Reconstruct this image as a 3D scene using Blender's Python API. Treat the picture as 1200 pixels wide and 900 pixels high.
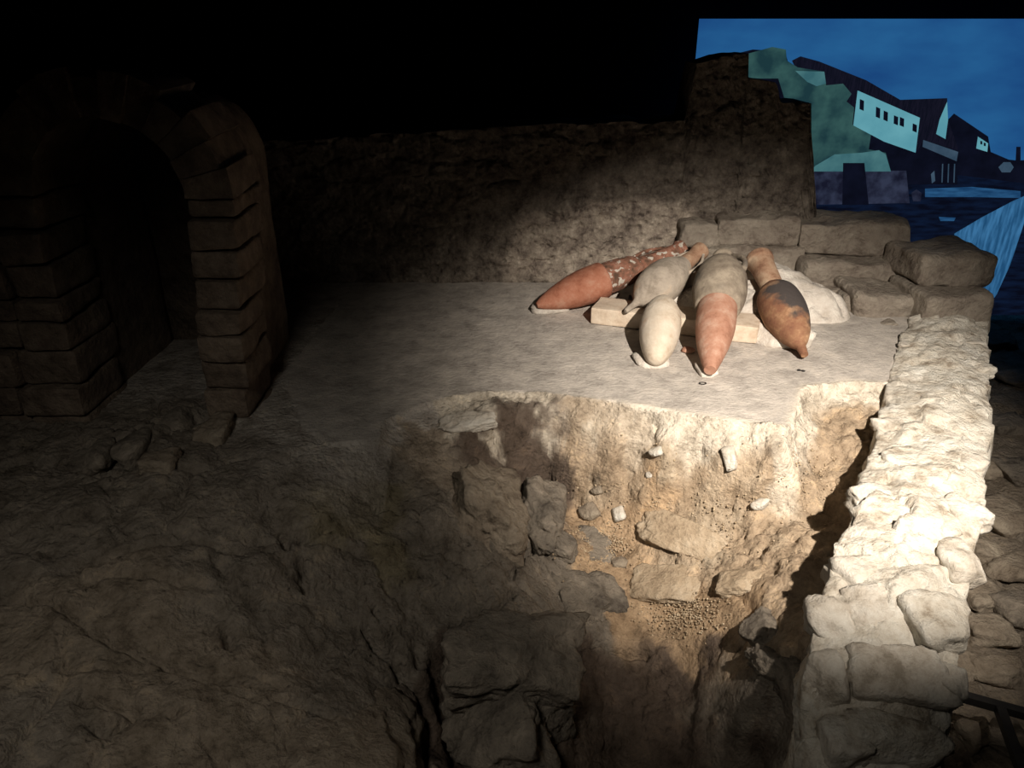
import bpy, bmesh, math, random
import numpy as np
from mathutils import Vector, Matrix

for o in list(bpy.data.objects):
    bpy.data.objects.remove(o, do_unlink=True)
SC = bpy.context.scene
COL = SC.collection

# ------------------------------------------------------------------ camera
FPX, TH, CAMZ = 906.0, math.radians(25.0), 1.85
cam_d = bpy.data.cameras.new('camera')
cam_d.sensor_fit = 'HORIZONTAL'; cam_d.sensor_width = 36.0
cam_d.lens = 36.0 * FPX / 1200.0
cam_d.clip_start = 0.02
cam = bpy.data.objects.new('camera', cam_d); COL.objects.link(cam)
cam.location = (0, 0, CAMZ); cam.rotation_euler = (math.pi/2 - TH, 0, 0)
SC.camera = cam

# ------------------------------------------------------------------ world, lights, exposure
w = bpy.data.worlds.new('world'); SC.world = w; w.use_nodes = True
w.node_tree.nodes['Background'].inputs[0].default_value = (0.9, 0.85, 0.9, 1)
w.node_tree.nodes['Background'].inputs[1].default_value = 0.0

def spot(name, loc, target, watts, deg, blend, color, radius):
    d = bpy.data.lights.new(name, 'SPOT'); d.energy = watts; d.spot_size = math.radians(deg)
    d.spot_blend = blend; d.color = color; d.shadow_soft_size = radius
    o = bpy.data.objects.new(name, d); COL.objects.link(o); o.location = loc
    o.rotation_euler = (Vector(target) - Vector(loc)).to_track_quat('-Z', 'Y').to_euler()
    return o
spot('exhibit_spotlight', (1.55, 0.35, 2.95), (1.62, 3.78, 0.0), 1560, 47, 1.0, (1.0, 0.905, 0.80), 0.03)
spot('exhibit_spotlight_flood', (1.53, 0.36, 2.95), (1.14, 3.62, 0.0), 720, 46, 0.9, (1.0, 0.89, 0.77), 0.03)
spot('left_fill_spotlight', (-0.9, -0.1, 2.85), (-0.85, 1.60, -0.2), 128, 82, 1.0, (1.0, 0.93, 0.82), 0.35)  # fill lamp added to lift the dim left foreground, no fixture known
vs = SC.view_settings
vs.view_transform = 'Standard'; vs.look = 'None'; vs.gamma = 1.0; vs.use_curve_mapping = False
vs.exposure = 0.0

# ------------------------------------------------------------------ pixel rays (1200 x 900 frame)
CT, ST = math.cos(TH), math.sin(TH)
def ray(px, py):
    u = (px - 600.0) / FPX; v = (450.0 - py) / FPX
    return np.array([u, CT + v*ST, -ST + v*CT])
def at_z(px, py, z):
    d = ray(px, py); t = (z - CAMZ) / d[2]
    return np.array([0, 0, CAMZ]) + d*t
def at_Y(px, py, Y):
    d = ray(px, py); t = Y / d[1]
    return np.array([0, 0, CAMZ]) + d*t
def depth(p):
    return p[1]*CT - (p[2]-CAMZ)*ST
def project(p):
    dz = depth(p); up = p[1]*ST + (p[2]-CAMZ)*CT
    return np.array([600 + FPX*p[0]/dz, 450 - FPX*up/dz])

# ------------------------------------------------------------------ noise
def h3(ix, iy, iz, seed):
    n = (ix.astype(np.int64)*374761393 + iy.astype(np.int64)*668265263 + iz.astype(np.int64)*2147483647 + seed*1274126177) & 0xffffffff
    n = ((n ^ (n >> 13)) * 1274126177) & 0xffffffff
    n = ((n ^ (n >> 16)) * 2246822519) & 0xffffffff
    n = n ^ (n >> 15)
    return (n & 0xffffff) / float(0xffffff)
def vnoise(P, seed=0):
    F = np.floor(P); I = F.astype(np.int64); f = P - F; f = f*f*(3-2*f)
    r = 0
    for dx in (0, 1):
        wx = f[:, 0] if dx else 1-f[:, 0]
        for dy in (0, 1):
            wy = f[:, 1] if dy else 1-f[:, 1]
            for dz in (0, 1):
                wz = f[:, 2] if dz else 1-f[:, 2]
                r = r + wx*wy*wz*h3(I[:, 0]+dx, I[:, 1]+dy, I[:, 2]+dz, seed)
    return r*2-1
def fbm(P, octaves=4, seed=0, gain=0.5):
    r = 0; a = 1.0; s = 0
    for k in range(octaves):
        r = r + a*vnoise(P*(2.03**k) + 17.3*k, seed+k); s += a; a *= gain
    return r/s
def worley2(P, seed=0):
    """cells in the plane: nearest and second distance, offset to the cell point, cell hash"""
    F = np.floor(P[:, :2]).astype(np.int64)
    n = len(P); f1 = np.full(n, 9.0); f2 = np.full(n, 9.0); off = np.zeros((n, 2)); cid = np.zeros((n, 2), np.int64)
    z = np.zeros(n, np.int64)
    for dx in (-1, 0, 1):
        for dy in (-1, 0, 1):
            ix = F[:, 0]+dx; iy = F[:, 1]+dy
            cx = ix + 0.12 + 0.76*h3(ix, iy, z, seed); cy = iy + 0.12 + 0.76*h3(ix, iy, z, seed+7)
            ox = P[:, 0]-cx; oy = P[:, 1]-cy
            d = np.sqrt(ox*ox+oy*oy)
            near = d < f1
            f2 = np.where(near, f1, np.minimum(f2, d))
            f1 = np.where(near, d, f1)
            off[near, 0] = ox[near]; off[near, 1] = oy[near]; cid[near, 0] = ix[near]; cid[near, 1] = iy[near]
    return f1, f2, off, cid
def sstep(a, b, x):
    t = np.clip((x-a)/(b-a), 0, 1); return t*t*(3-2*t)

# ------------------------------------------------------------------ materials
MATS = {}
def material(name, cols, scale=6.0, rough=0.9, bump=0.3, bscale=30.0, attr=None, detail=8.0, pits=0.0, pscale=18.0, spec=0.25, stain=None, bdist=0.02, nrough=0.68, spot_at=None):
    """procedural: colour ramp over noise (times a colour attribute), bump from noise and pits"""
    if name in MATS: return MATS[name]
    m = bpy.data.materials.new(name); m.use_nodes = True
    nt = m.node_tree; N = nt.nodes; L = nt.links
    b = N['Principled BSDF']; b.inputs['Roughness'].default_value = rough
    b.inputs['Specular IOR Level'].default_value = spec
    tc = N.new('ShaderNodeTexCoord')
    n1 = N.new('ShaderNodeTexNoise'); n1.inputs['Scale'].default_value = scale; n1.inputs['Detail'].default_value = detail
    n1.inputs['Roughness'].default_value = nrough
    L.new(tc.outputs['Object'], n1.inputs['Vector'])
    cr = N.new('ShaderNodeValToRGB'); el = cr.color_ramp.elements
    pos = np.linspace(0.36, 0.64, len(cols))
    el[0].position = pos[0]; el[0].color = (*cols[0], 1)
    el[1].position = pos[-1]; el[1].color = (*cols[-1], 1)
    for p, c in list(zip(pos, cols))[1:-1]:
        e = el.new(p); e.color = (*c, 1)
    L.new(n1.outputs['Fac'], cr.inputs['Fac'])
    out = cr.outputs['Color']
    if attr:
        at = N.new('ShaderNodeAttribute'); at.attribute_name = attr
        mx = N.new('ShaderNodeMix'); mx.data_type = 'RGBA'; mx.blend_type = 'MULTIPLY'; mx.inputs['Factor'].default_value = 1.0
        L.new(at.outputs['Color'], mx.inputs[6]); L.new(out, mx.inputs[7]); out = mx.outputs[2]
    if stain:
        col, sc, lo, hi = stain
        n3 = N.new('ShaderNodeTexNoise'); n3.inputs['Scale'].default_value = sc; n3.inputs['Detail'].default_value = 6
        L.new(tc.outputs['Object'], n3.inputs['Vector'])
        mr = N.new('ShaderNodeMapRange'); mr.inputs[1].default_value = lo; mr.inputs[2].default_value = hi
        src = n3.outputs['Fac']
        if spot_at:                                   # a stain with its own place on the jar
            vd = N.new('ShaderNodeVectorMath'); vd.operation = 'DISTANCE'; vd.inputs[1].default_value = spot_at[:3]
            L.new(tc.outputs['Object'], vd.inputs[0])
            m2 = N.new('ShaderNodeMath'); m2.operation = 'MULTIPLY_ADD'; m2.inputs[1].default_value = -1.0/spot_at[3]
            L.new(vd.outputs['Value'], m2.inputs[0]); L.new(src, m2.inputs[2]); src = m2.outputs[0]
        L.new(src, mr.inputs[0])
        mx = N.new('ShaderNodeMix'); mx.data_type = 'RGBA'
        L.new(mr.outputs[0], mx.inputs['Factor']); L.new(out, mx.inputs[6]); mx.inputs[7].default_value = (*col, 1); out = mx.outputs[2]
    L.new(out, b.inputs['Base Color'])
    n2 = N.new('ShaderNodeTexNoise'); n2.inputs['Scale'].default_value = bscale; n2.inputs['Detail'].default_value = 10; n2.inputs['Roughness'].default_value = 0.65
    L.new(tc.outputs['Object'], n2.inputs['Vector'])
    bp = N.new('ShaderNodeBump'); bp.inputs['Strength'].default_value = bump; bp.inputs['Distance'].default_value = bdist
    hsrc = n2.outputs['Fac']
    if pits > 0:
        vo = N.new('ShaderNodeTexVoronoi'); vo.inputs['Scale'].default_value = pscale
        L.new(tc.outputs['Object'], vo.inputs['Vector'])
        mr = N.new('ShaderNodeMapRange'); mr.inputs[1].default_value = 0.0; mr.inputs[2].default_value = 0.5
        L.new(vo.outputs['Distance'], mr.inputs[0])
        ma = N.new('ShaderNodeMath'); ma.operation = 'MULTIPLY_ADD'; ma.inputs[1].default_value = pits
        L.new(mr.outputs[0], ma.inputs[0]); L.new(n2.outputs['Fac'], ma.inputs[2]); hsrc = ma.outputs[0]
    L.new(hsrc, bp.inputs['Height']); L.new(bp.outputs['Normal'], b.inputs['Normal'])
    MATS[name] = m; return m
def srgb(r, g, b):
    f = lambda c: (c/12.92 if c <= 0.04045 else ((c+0.055)/1.055)**2.4)
    return tuple(f(c/255.0) for c in (r, g, b))
def emission(name, rgb, strength=1.0, c2=None, scale=3.0, stretch=(1, 1, 1)):
    if name in MATS: return MATS[name]
    m = bpy.data.materials.new(name); m.use_nodes = True
    nt = m.node_tree; N = nt.nodes; L = nt.links
    for n in list(N):
        if n.type == 'BSDF_PRINCIPLED': N.remove(n)
    e = N.new('ShaderNodeEmission'); e.inputs['Strength'].default_value = strength
    e.inputs['Color'].default_value = (*srgb(*rgb), 1)
    if c2:
        tc = N.new('ShaderNodeTexCoord'); mp = N.new('ShaderNodeMapping'); mp.inputs['Scale'].default_value = stretch
        n1 = N.new('ShaderNodeTexNoise'); n1.inputs['Scale'].default_value = scale; n1.inputs['Detail'].default_value = 5
        cr = N.new('ShaderNodeValToRGB'); el = cr.color_ramp.elements
        el[0].position = 0.36; el[0].color = (*srgb(*rgb), 1); el[1].position = 0.66; el[1].color = (*srgb(*c2), 1)
        L.new(tc.outputs['Object'], mp.inputs['Vector']); L.new(mp.outputs['Vector'], n1.inputs['Vector'])
        L.new(n1.outputs['Fac'], cr.inputs['Fac']); L.new(cr.outputs['Color'], e.inputs['Color'])
    L.new(e.outputs[0], N['Material Output'].inputs['Surface'])
    MATS[name] = m; return m

# ------------------------------------------------------------------ object helpers
def tag(o, label=None, cat=None, group=None, kind=None):
    if label: o['label'] = label
    if cat: o['category'] = cat
    if group: o['group'] = group
    if kind: o['kind'] = kind
    return o
def mesh_obj(name, V, F, mat, parent=None, smooth=True, col=None, sharp=None):
    me = bpy.data.meshes.new(name)
    me.from_pydata([tuple(v) for v in np.asarray(V, float)], [], [tuple(int(i) for i in f) for f in F])
    me.update()
    if smooth:
        me.polygons.foreach_set('use_smooth', [True]*len(me.polygons))
        if sharp: me.set_sharp_from_angle(angle=math.radians(sharp))
    if col is not None:
        a = me.color_attributes.new('Col', 'FLOAT_COLOR', 'POINT')
        a.data.foreach_set('color', np.hstack([col, np.ones((len(col), 1))]).astype(np.float32).ravel())
    if mat: me.materials.append(mat)
    o = bpy.data.objects.new(name, me); COL.objects.link(o)
    if parent: o.parent = parent
    return o
def empty(name, loc=(0, 0, 0)):
    o = bpy.data.objects.new(name, None); COL.objects.link(o); o.location = loc; return o
def local(V, parent):
    return np.asarray(V, float) - np.array(parent.location)
def grid_faces(nu, nv, wrap_v=False):
    F = []
    for i in range(nu-1):
        for j in range(nv if wrap_v else nv-1):
            k = (j+1) % nv
            F.append((i*nv+j, (i+1)*nv+j, (i+1)*nv+k, i*nv+k))
    return F

_ico = {}
def ico(sub):
    if sub not in _ico:
        bm = bmesh.new(); bmesh.ops.create_icosphere(bm, subdivisions=sub, radius=1.0)
        bm.verts.ensure_lookup_table()
        V = np.array([v.co[:] for v in bm.verts]); V /= np.linalg.norm(V, axis=1)[:, None]
        F = [[v.index for v in f.verts] for f in bm.faces]; bm.free(); _ico[sub] = (V, F)
    return _ico[sub]
def rock_shape(seed, sub=4, planes=13, power=16, rough=0.05, freq=2.2):
    """a weathered convex stone of about unit half-size"""
    D, F = ico(sub)
    rng = np.random.RandomState(seed)
    n = rng.normal(size=(planes, 3)); n /= np.linalg.norm(n, axis=1)[:, None]
    n = np.vstack([n, np.eye(3), -np.eye(3)])
    d = np.concatenate([0.66+0.34*rng.rand(planes), 0.80+0.2*rng.rand(6)])
    q = np.maximum(D @ n.T, 0)/d
    r = (q**power).sum(1)**(-1.0/power)
    r = r*(1 + rough*1.6*fbm(D*freq+seed*3.1, 4, seed) + rough*0.5*fbm(D*freq*5+seed, 3, seed+5))
    V = D*r[:, None]
    ext = (V.max(0)-V.min(0))/2; cen = (V.max(0)+V.min(0))/2
    return (V-cen)/ext, F
def rock(name, center, basis, half, mat, seed, parent=None, sub=4, **kw):
    V, F = rock_shape(seed, sub, **kw)
    W = (V*np.array(half)) @ np.array(basis) + np.array(center)
    if parent is None:
        o = mesh_obj(name, W-np.array(center), F, mat); o.location = tuple(center)
    else:
        o = mesh_obj(name, local(W, parent), F, mat, parent)
    return o
def rounded_box(half, r, n, seed, rough, freq=6.0):
    bm = bmesh.new(); bmesh.ops.create_cube(bm, size=2.0)
    bmesh.ops.subdivide_edges(bm, edges=bm.edges[:], cuts=n, use_grid_fill=True)
    bm.verts.ensure_lookup_table()
    U = np.array([v.co[:] for v in bm.verts]); F = [[v.index for v in f.verts] for f in bm.faces]; bm.free()
    h = np.array(half); P = U*h
    inner = np.clip(P, -(h-r), h-r); d = P-inner; l = np.linalg.norm(d, axis=1); l[l == 0] = 1
    nn = d/l[:, None]; P = inner + nn*r
    P = P + nn*(rough*fbm(P*freq+seed*2.7, 4, seed))[:, None]
    P += 0.6*rough*np.stack([fbm(P*freq*0.5+seed*1.3+k*9, 2, seed+20+k) for k in range(3)], 1)
    return P, F
def block(name, center, half, rotz, mat, seed, parent=None, r=0.03, n=9, rough=0.02, tilt=(0, 0), freq=6.0):
    P, F = rounded_box(half, r, n, seed, rough, freq)
    M = np.array((Matrix.Rotation(rotz, 3, 'Z') @ Matrix.Rotation(tilt[0], 3, 'X') @ Matrix.Rotation(tilt[1], 3, 'Y')))
    W = P @ M.T + np.array(center)
    if parent is None:
        o = mesh_obj(name, W-np.array(center), F, mat, sharp=40); o.location = tuple(center)
    else:
        o = mesh_obj(name, local(W, parent), F, mat, parent, sharp=40)
    return o

# materials of the place
M_ground = material('excavated_ground', [(0.50, 0.48, 0.46), (0.85, 0.83, 0.80), (1.1, 1.1, 1.1), (1.5, 1.45, 1.35)], 8, 0.95, 0.9, 34, attr='Col', detail=15, pits=0.2, pscale=40, bdist=.035, nrough=.76)
M_floor = material('mortar_floor', [(0.66, 0.65, 0.64), (1, 1, 1), (1.2, 1.19, 1.16)], 6, 0.95, 0.6, 40, attr='Col', detail=15, nrough=.78, bdist=.025)
M_rubble = material('lime_rubble', [(0.30, 0.25, 0.19), (0.52, 0.47, 0.39), (0.62, 0.58, 0.50), (0.68, 0.65, 0.58)], 7, 0.95, 0.9, 17, detail=15, pits=0.12, pscale=20, bdist=.04, nrough=.72)
M_stone_w = material('pale_limestone', [(0.30, 0.26, 0.205), (0.48, 0.43, 0.36), (0.58, 0.54, 0.47), (0.64, 0.61, 0.54)], 6, 0.9, 0.8, 18, detail=15, bdist=.035, nrough=.72)
M_stone_g = material('grey_limestone', [(0.085, 0.07, 0.056), (0.175, 0.15, 0.12), (0.235, 0.20, 0.158), (0.34, 0.29, 0.23)], 5, 0.92, 0.9, 20, detail=15, bdist=.045, nrough=.74)
M_stone_t = material('tan_limestone', [(0.13, 0.10, 0.075), (0.24, 0.195, 0.145), (0.30, 0.25, 0.19), (0.40, 0.34, 0.26)], 5, 0.92, 0.9, 20, detail=15, bdist=.045, nrough=.74)
M_stone_e = material('earthy_slab', [(0.20, 0.15, 0.10), (0.34, 0.26, 0.175), (0.42, 0.33, 0.23), (0.50, 0.41, 0.30)], 5, 0.92, 0.9, 20, detail=15, bdist=.04, nrough=.74)
M_stone_y = material('ochre_limestone', [(0.10, 0.085, 0.055), (0.19, 0.165, 0.105), (0.24, 0.21, 0.14), (0.33, 0.29, 0.20)], 5, 0.92, 0.9, 20, detail=15, bdist=.045, nrough=.74)
M_ashlar = material('weathered_ashlar', [(0.15, 0.12, 0.095), (0.25, 0.21, 0.17), (0.30, 0.26, 0.21), (0.38, 0.33, 0.27)], 5, 0.92, 0.9, 20, detail=15, bdist=.045, nrough=.74)
M_wall = material('old_plaster_wall', [(0.08, 0.063, 0.052), (0.20, 0.165, 0.135), (0.30, 0.255, 0.205), (0.46, 0.40, 0.33)], 8, 0.95, 1.0, 15, attr='Col', detail=15, pits=0.4, pscale=20, bdist=.05, nrough=.76)
M_arch = material('arch_masonry', [(0.10, 0.075, 0.058), (0.19, 0.145, 0.11), (0.28, 0.22, 0.165)], 6, 0.95, 0.9, 20, detail=15, bdist=.04, nrough=.74)
M_black = material('matt_black_paint', [(0.004, 0.004, 0.006), (0.006, 0.006, 0.008)], 3, 1.0, 0.0, 10, spec=0.0)
M_plaster = material('white_gypsum', [(0.44, 0.39, 0.33), (0.56, 0.51, 0.45), (0.66, 0.62, 0.55)], 8, 0.95, 0.7, 22, detail=12, bdist=.03)
M_beam = material('beige_support_block', [(0.46, 0.36, 0.265), (0.57, 0.47, 0.365), (0.63, 0.54, 0.43)], 9, 0.9, 0.4, 30)
M_red = material('red_terracotta', [(0.24, 0.088, 0.052), (0.33, 0.13, 0.078), (0.38, 0.165, 0.105), (0.42, 0.22, 0.15)], 9, 0.85, 0.4, 30, detail=12)
M_redpale = material('pale_red_terracotta', [(0.25, 0.12, 0.078), (0.33, 0.168, 0.112), (0.37, 0.205, 0.143), (0.42, 0.27, 0.20)], 9, 0.85, 0.4, 30, detail=12)
M_encrust = material('encrusted_terracotta', [(0.10, 0.06, 0.04), (0.20, 0.105, 0.07), (0.30, 0.135, 0.09), (0.36, 0.20, 0.14)], 14, 0.9, 0.8, 30, stain=((0.56, 0.51, 0.44), 20, 0.575, 0.60), bdist=.03)
M_greyclay = material('grey_clay', [(0.125, 0.099, 0.076), (0.20, 0.165, 0.127), (0.255, 0.213, 0.163), (0.34, 0.288, 0.222)], 7, 0.88, 0.4, 30, stain=((0.075, 0.07, 0.068), 4, 0.55, 0.72), detail=12)
M_beige = material('beige_clay', [(0.23, 0.195, 0.155), (0.32, 0.275, 0.225), (0.37, 0.32, 0.26), (0.44, 0.36, 0.28)], 7, 0.88, 0.4, 30, stain=((0.40, 0.25, 0.155), 5, 0.56, 0.72), detail=12)
M_white = material('cream_clay', [(0.40, 0.32, 0.235), (0.50, 0.425, 0.335), (0.54, 0.47, 0.38), (0.60, 0.53, 0.44)], 7, 0.88, 0.35, 30, stain=((0.44, 0.29, 0.20), 6, 0.62, 0.8), detail=12)
M_brown = material('smoked_brown_clay', [(0.13, 0.06, 0.036), (0.20, 0.095, 0.055), (0.25, 0.135, 0.075), (0.40, 0.24, 0.14)], 7, 0.85, 0.4, 30, detail=12, stain=((0.055, 0.046, 0.043), 8, -0.02, 0.16), spot_at=(.07, .38, .27, .44))
M_tanclay = material('tan_neck_clay', [(0.20, 0.105, 0.065), (0.30, 0.18, 0.115), (0.36, 0.235, 0.155), (0.44, 0.32, 0.22)], 9, 0.88, 0.4, 30, detail=12)
M_iron = material('dark_iron', [(0.012, 0.011, 0.011), (0.022, 0.02, 0.018)], 20, 0.6, 0.1, 60, spec=0.4)
M_gravel = material('sandy_gravel', [(0.26, 0.19, 0.12), (0.38, 0.29, 0.19), (0.50, 0.41, 0.29)], 30, 0.95, 0.2, 60)

# ------------------------------------------------------------------ room shell
def box_struct(name, lo, hi, mat, label=None, kind='structure', parent=None, cat=None):
    lo = np.array(lo, float); hi = np.array(hi, float)
    V = [(x, y, z) for x in (lo[0], hi[0]) for y in (lo[1], hi[1]) for z in (lo[2], hi[2])]
    F = [(0, 1, 3, 2), (4, 6, 7, 5), (0, 4, 5, 1), (2, 3, 7, 6), (0, 2, 6, 4), (1, 5, 7, 3)]
    o = mesh_obj(name, V, F, mat, parent, smooth=False)
    tag(o, label, cat, kind=kind); return o
box_struct('ceiling', (-4.2, -2.2, 3.2), (6.7, 8.2, 3.3), M_black, 'black painted ceiling of the dark hall')
box_struct('wall_left', (-4.2, -2.2, -1.6), (-4.1, 8.2, 3.2), M_black, 'black hall wall behind the stone arch')
box_struct('wall_right', (6.6, -2.2, -1.6), (6.7, 8.2, 3.2), M_black, 'black hall wall beside the projection screen')
box_struct('wall_front', (-4.1, -2.2, -1.6), (6.6, -2.1, 3.2), M_black, 'black hall wall behind the visitors')
box_struct('wall_far', (-4.1, 8.1, -1.6), (6.6, 8.2, 3.2), M_black, 'black hall wall carrying the projection screen')
box_struct('floor_base', (-4.1, -2.1, -1.7), (6.6, 8.1, -1.6), M_black, 'dark base floor under the excavation')

# ------------------------------------------------------------------ ground: control points (pixel, height, kind)
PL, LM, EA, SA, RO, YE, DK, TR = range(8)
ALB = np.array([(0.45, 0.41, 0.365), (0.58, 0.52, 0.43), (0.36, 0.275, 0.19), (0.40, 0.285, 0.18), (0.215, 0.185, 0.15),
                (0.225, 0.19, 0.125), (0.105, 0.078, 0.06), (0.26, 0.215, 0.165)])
EDGE = [(440, 514), (452, 492), (500, 470), (560, 458), (640, 460), (733, 473), (833, 489), (922, 501), (945, 452), (1000, 447), (1040, 448)]
CP = [
 # left rock shelf and arch foot
 (-60, 500, 0, RO), (0, 560, 0, RO), (0, 640, -.04, RO), (0, 760, -.15, TR), (0, 890, -.2, RO), (-80, 700, -.1, RO), (-80, 900, -.2, RO), (100, 540, 0, RO), (230, 500, 0, RO),
 (150, 600, -.03, RO), (150, 700, -.10, TR), (150, 800, -.22, TR), (150, 890, -.25, TR), (300, 580, -.03, RO), (300, 640, -.12, RO), (300, 700, -.20, RO), (300, 800, -.28, TR), (300, 890, -.30, TR),
 (330, 450, 0, PL), (330, 520, 0, RO), (390, 500, 0, PL), (390, 545, -.03, RO), (400, 600, -.14, YE), (440, 600, -.2, YE), (400, 680, -.30, RO), (400, 740, -.38, RO), (420, 800, -.40, RO), (430, 880, -.36, TR), (480, 890, -.48, TR),
 (100, 760, -.16, TR), (220, 850, -.25, TR),
 # central rock
 (450, 540, -.08, RO), (500, 540, -.12, TR), (540, 490, -.04, LM), (490, 500, -.04, TR), (570, 497, -.05, LM), (460, 650, -.28, YE), (520, 610, -.24, RO), (560, 575, -.25, TR), (600, 600, -.36, TR), (640, 600, -.46, RO), (640, 650, -.52, RO),
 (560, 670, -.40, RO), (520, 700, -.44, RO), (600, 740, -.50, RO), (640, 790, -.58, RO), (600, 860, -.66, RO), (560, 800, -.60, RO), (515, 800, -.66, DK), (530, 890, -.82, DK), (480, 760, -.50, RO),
 # dark hollow under the slab
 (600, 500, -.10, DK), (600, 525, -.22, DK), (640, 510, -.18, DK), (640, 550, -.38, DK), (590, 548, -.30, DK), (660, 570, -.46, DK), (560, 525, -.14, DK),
 # earth face
 (680, 500, -.12, EA), (720, 510, -.14, EA), (690, 550, -.36, EA), (740, 550, -.33, EA), (780, 520, -.12, EA), (800, 560, -.30, EA), (850, 540, -.16, EA), (850, 580, -.33, EA), (900, 550, -.15, EA), (910, 580, -.28, EA),
 (880, 610, -.40, EA), (920, 620, -.37, EA), (915, 540, -.10, LM),
 # notch beside the wall
 (960, 480, -.08, EA), (1000, 480, -.08, EA), (985, 520, -.18, EA), (950, 540, -.22, EA), (1010, 520, -.16, EA), (960, 590, -.32, EA), (990, 570, -.28, EA), (940, 660, -.36, EA), (970, 640, -.34, EA),
 # pit floor; DK is dark soil plus painted dimness outside the spot beam
 (690, 600, -.56, SA), (720, 620, -.60, SA), (760, 605, -.50, SA), (700, 660, -.66, SA), (800, 640, -.56, EA), (840, 660, -.54, EA), (780, 700, -.72, SA), (860, 700, -.54, SA), (880, 780, -.56, RO), (900, 690, -.43, EA), (930, 740, -.36, EA), (820, 740, -.70, SA), (900, 750, -.46, EA), (720, 720, -.76, SA),
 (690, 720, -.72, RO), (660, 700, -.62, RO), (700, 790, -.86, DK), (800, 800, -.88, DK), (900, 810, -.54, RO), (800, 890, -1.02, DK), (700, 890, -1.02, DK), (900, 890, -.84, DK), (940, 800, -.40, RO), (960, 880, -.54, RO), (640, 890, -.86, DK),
]
def edge_world(pts): return np.array([at_z(x, y, 0)[:2] for x, y in pts])
EW = edge_world(EDGE)
pts = []; kinds = []; zs = []
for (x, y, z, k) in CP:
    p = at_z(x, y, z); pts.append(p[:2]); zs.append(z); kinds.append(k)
for i in range(len(EDGE)-1):
    for f in (0.0, 0.5):
        x = EDGE[i][0]*(1-f)+EDGE[i+1][0]*f; y = EDGE[i][1]*(1-f)+EDGE[i+1][1]*f
        pts.append(at_z(x, y, 0)[:2]); zs.append(0.0); kinds.append(LM if 500 < x else PL)
for x in np.arange(-3.6, 2.9, 0.5):
    for y in (4.4, 5.0, 5.6, 6.2):
        if x < 2.3 and (x > -0.9 or y > 3.6): pts.append((x, y)); zs.append(0.0); kinds.append(PL)
for x in (-2.5, -1.2, 0.1): pts.append((x, 0.75)); zs.append({-2.5: -.22, -1.2: -.3, 0.1: -.95}[x]); kinds.append(RO)
for p, z in (((1.0, 0.8), -1.05), ((1.6, 1.2), -.7), ((1.8, 2.4), -.55), ((2.3, 3.4), -.25)): pts.append(p); zs.append(z); kinds.append(EA)
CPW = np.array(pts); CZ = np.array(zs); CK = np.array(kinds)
def _k(A, B):
    return np.sqrt(((A[:, None, :]-B[None, :, :])**2).sum(2) + 0.0025)
K = _k(CPW, CPW); n = len(CPW)
A = np.zeros((n+3, n+3)); A[:n, :n] = -K + np.eye(n)*0.004; A[:n, n] = 1; A[:n, n+1:] = CPW; A[n, :n] = 1; A[n+1:, :n] = CPW.T
RW = np.linalg.solve(A, np.concatenate([CZ, [0, 0, 0]]))
def rbf(XY):
    out = np.empty(len(XY))
    for i in range(0, len(XY), 40000):
        B = XY[i:i+40000]; out[i:i+40000] = -_k(B, CPW) @ RW[:n] + RW[n] + B @ RW[n+1:]
    return out
def poly_dist(XY, P):
    """distance to an open polyline"""
    best = np.full(len(XY), 9.0)
    for a, b in zip(P[:-1], P[1:]):
        ab = b-a; t = np.clip(((XY-a) @ ab)/(ab @ ab), 0, 1)
        best = np.minimum(best, np.linalg.norm(XY-(a+t[:, None]*ab), axis=1))
    return best
def inside(XY, P):
    r = np.zeros(len(XY), bool); j = len(P)-1
    for i in range(len(P)):
        c = ((P[i, 1] > XY[:, 1]) != (P[j, 1] > XY[:, 1]))
        with np.errstate(divide='ignore', invalid='ignore'):
            xx = (P[j, 0]-P[i, 0])*(XY[:, 1]-P[i, 1])/(P[j, 1]-P[i, 1]) + P[i, 0]
        r ^= c & (XY[:, 0] < xx); j = i
    return r
PLAT = np.vstack([EW, edge_world([(1060, 392)]), [(2.9, 5.2), (2.9, 6.3), (-1.2, 6.3)], edge_world([(330, 440), (352, 500), (385, 520)])])

def ground_base(XY):
    """smooth height before fine relief, with the mortar slab's edge"""
    z = rbf(XY)
    d = poly_dist(XY, EW); ins = inside(XY, PLAT)
    s = np.where(ins, -d, d)
    P3 = np.hstack([XY*6, np.zeros((len(XY), 1))])
    s = s + 0.022*fbm(P3, 4, 3)
    sharp = sstep(0.9, 1.6, XY[:, 0])*0.5+0.5
    out = np.minimum(z, 0.02) - 0.045*sharp*(sstep(0.0, 0.035, s) * (1-sstep(0.1, 0.5, s)))
    wgt = sstep(-0.012, 0.02, s)
    z2 = np.where(ins | (s < 0.02), out*wgt, out)
    return z2, s
def on_ground(px, py):
    z = -0.3
    for k in range(40):
        p = at_z(px, py, z); z = 0.6*z + 0.4*ground_base(p[None, :2])[0][0]
    return at_z(px, py, z)

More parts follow.
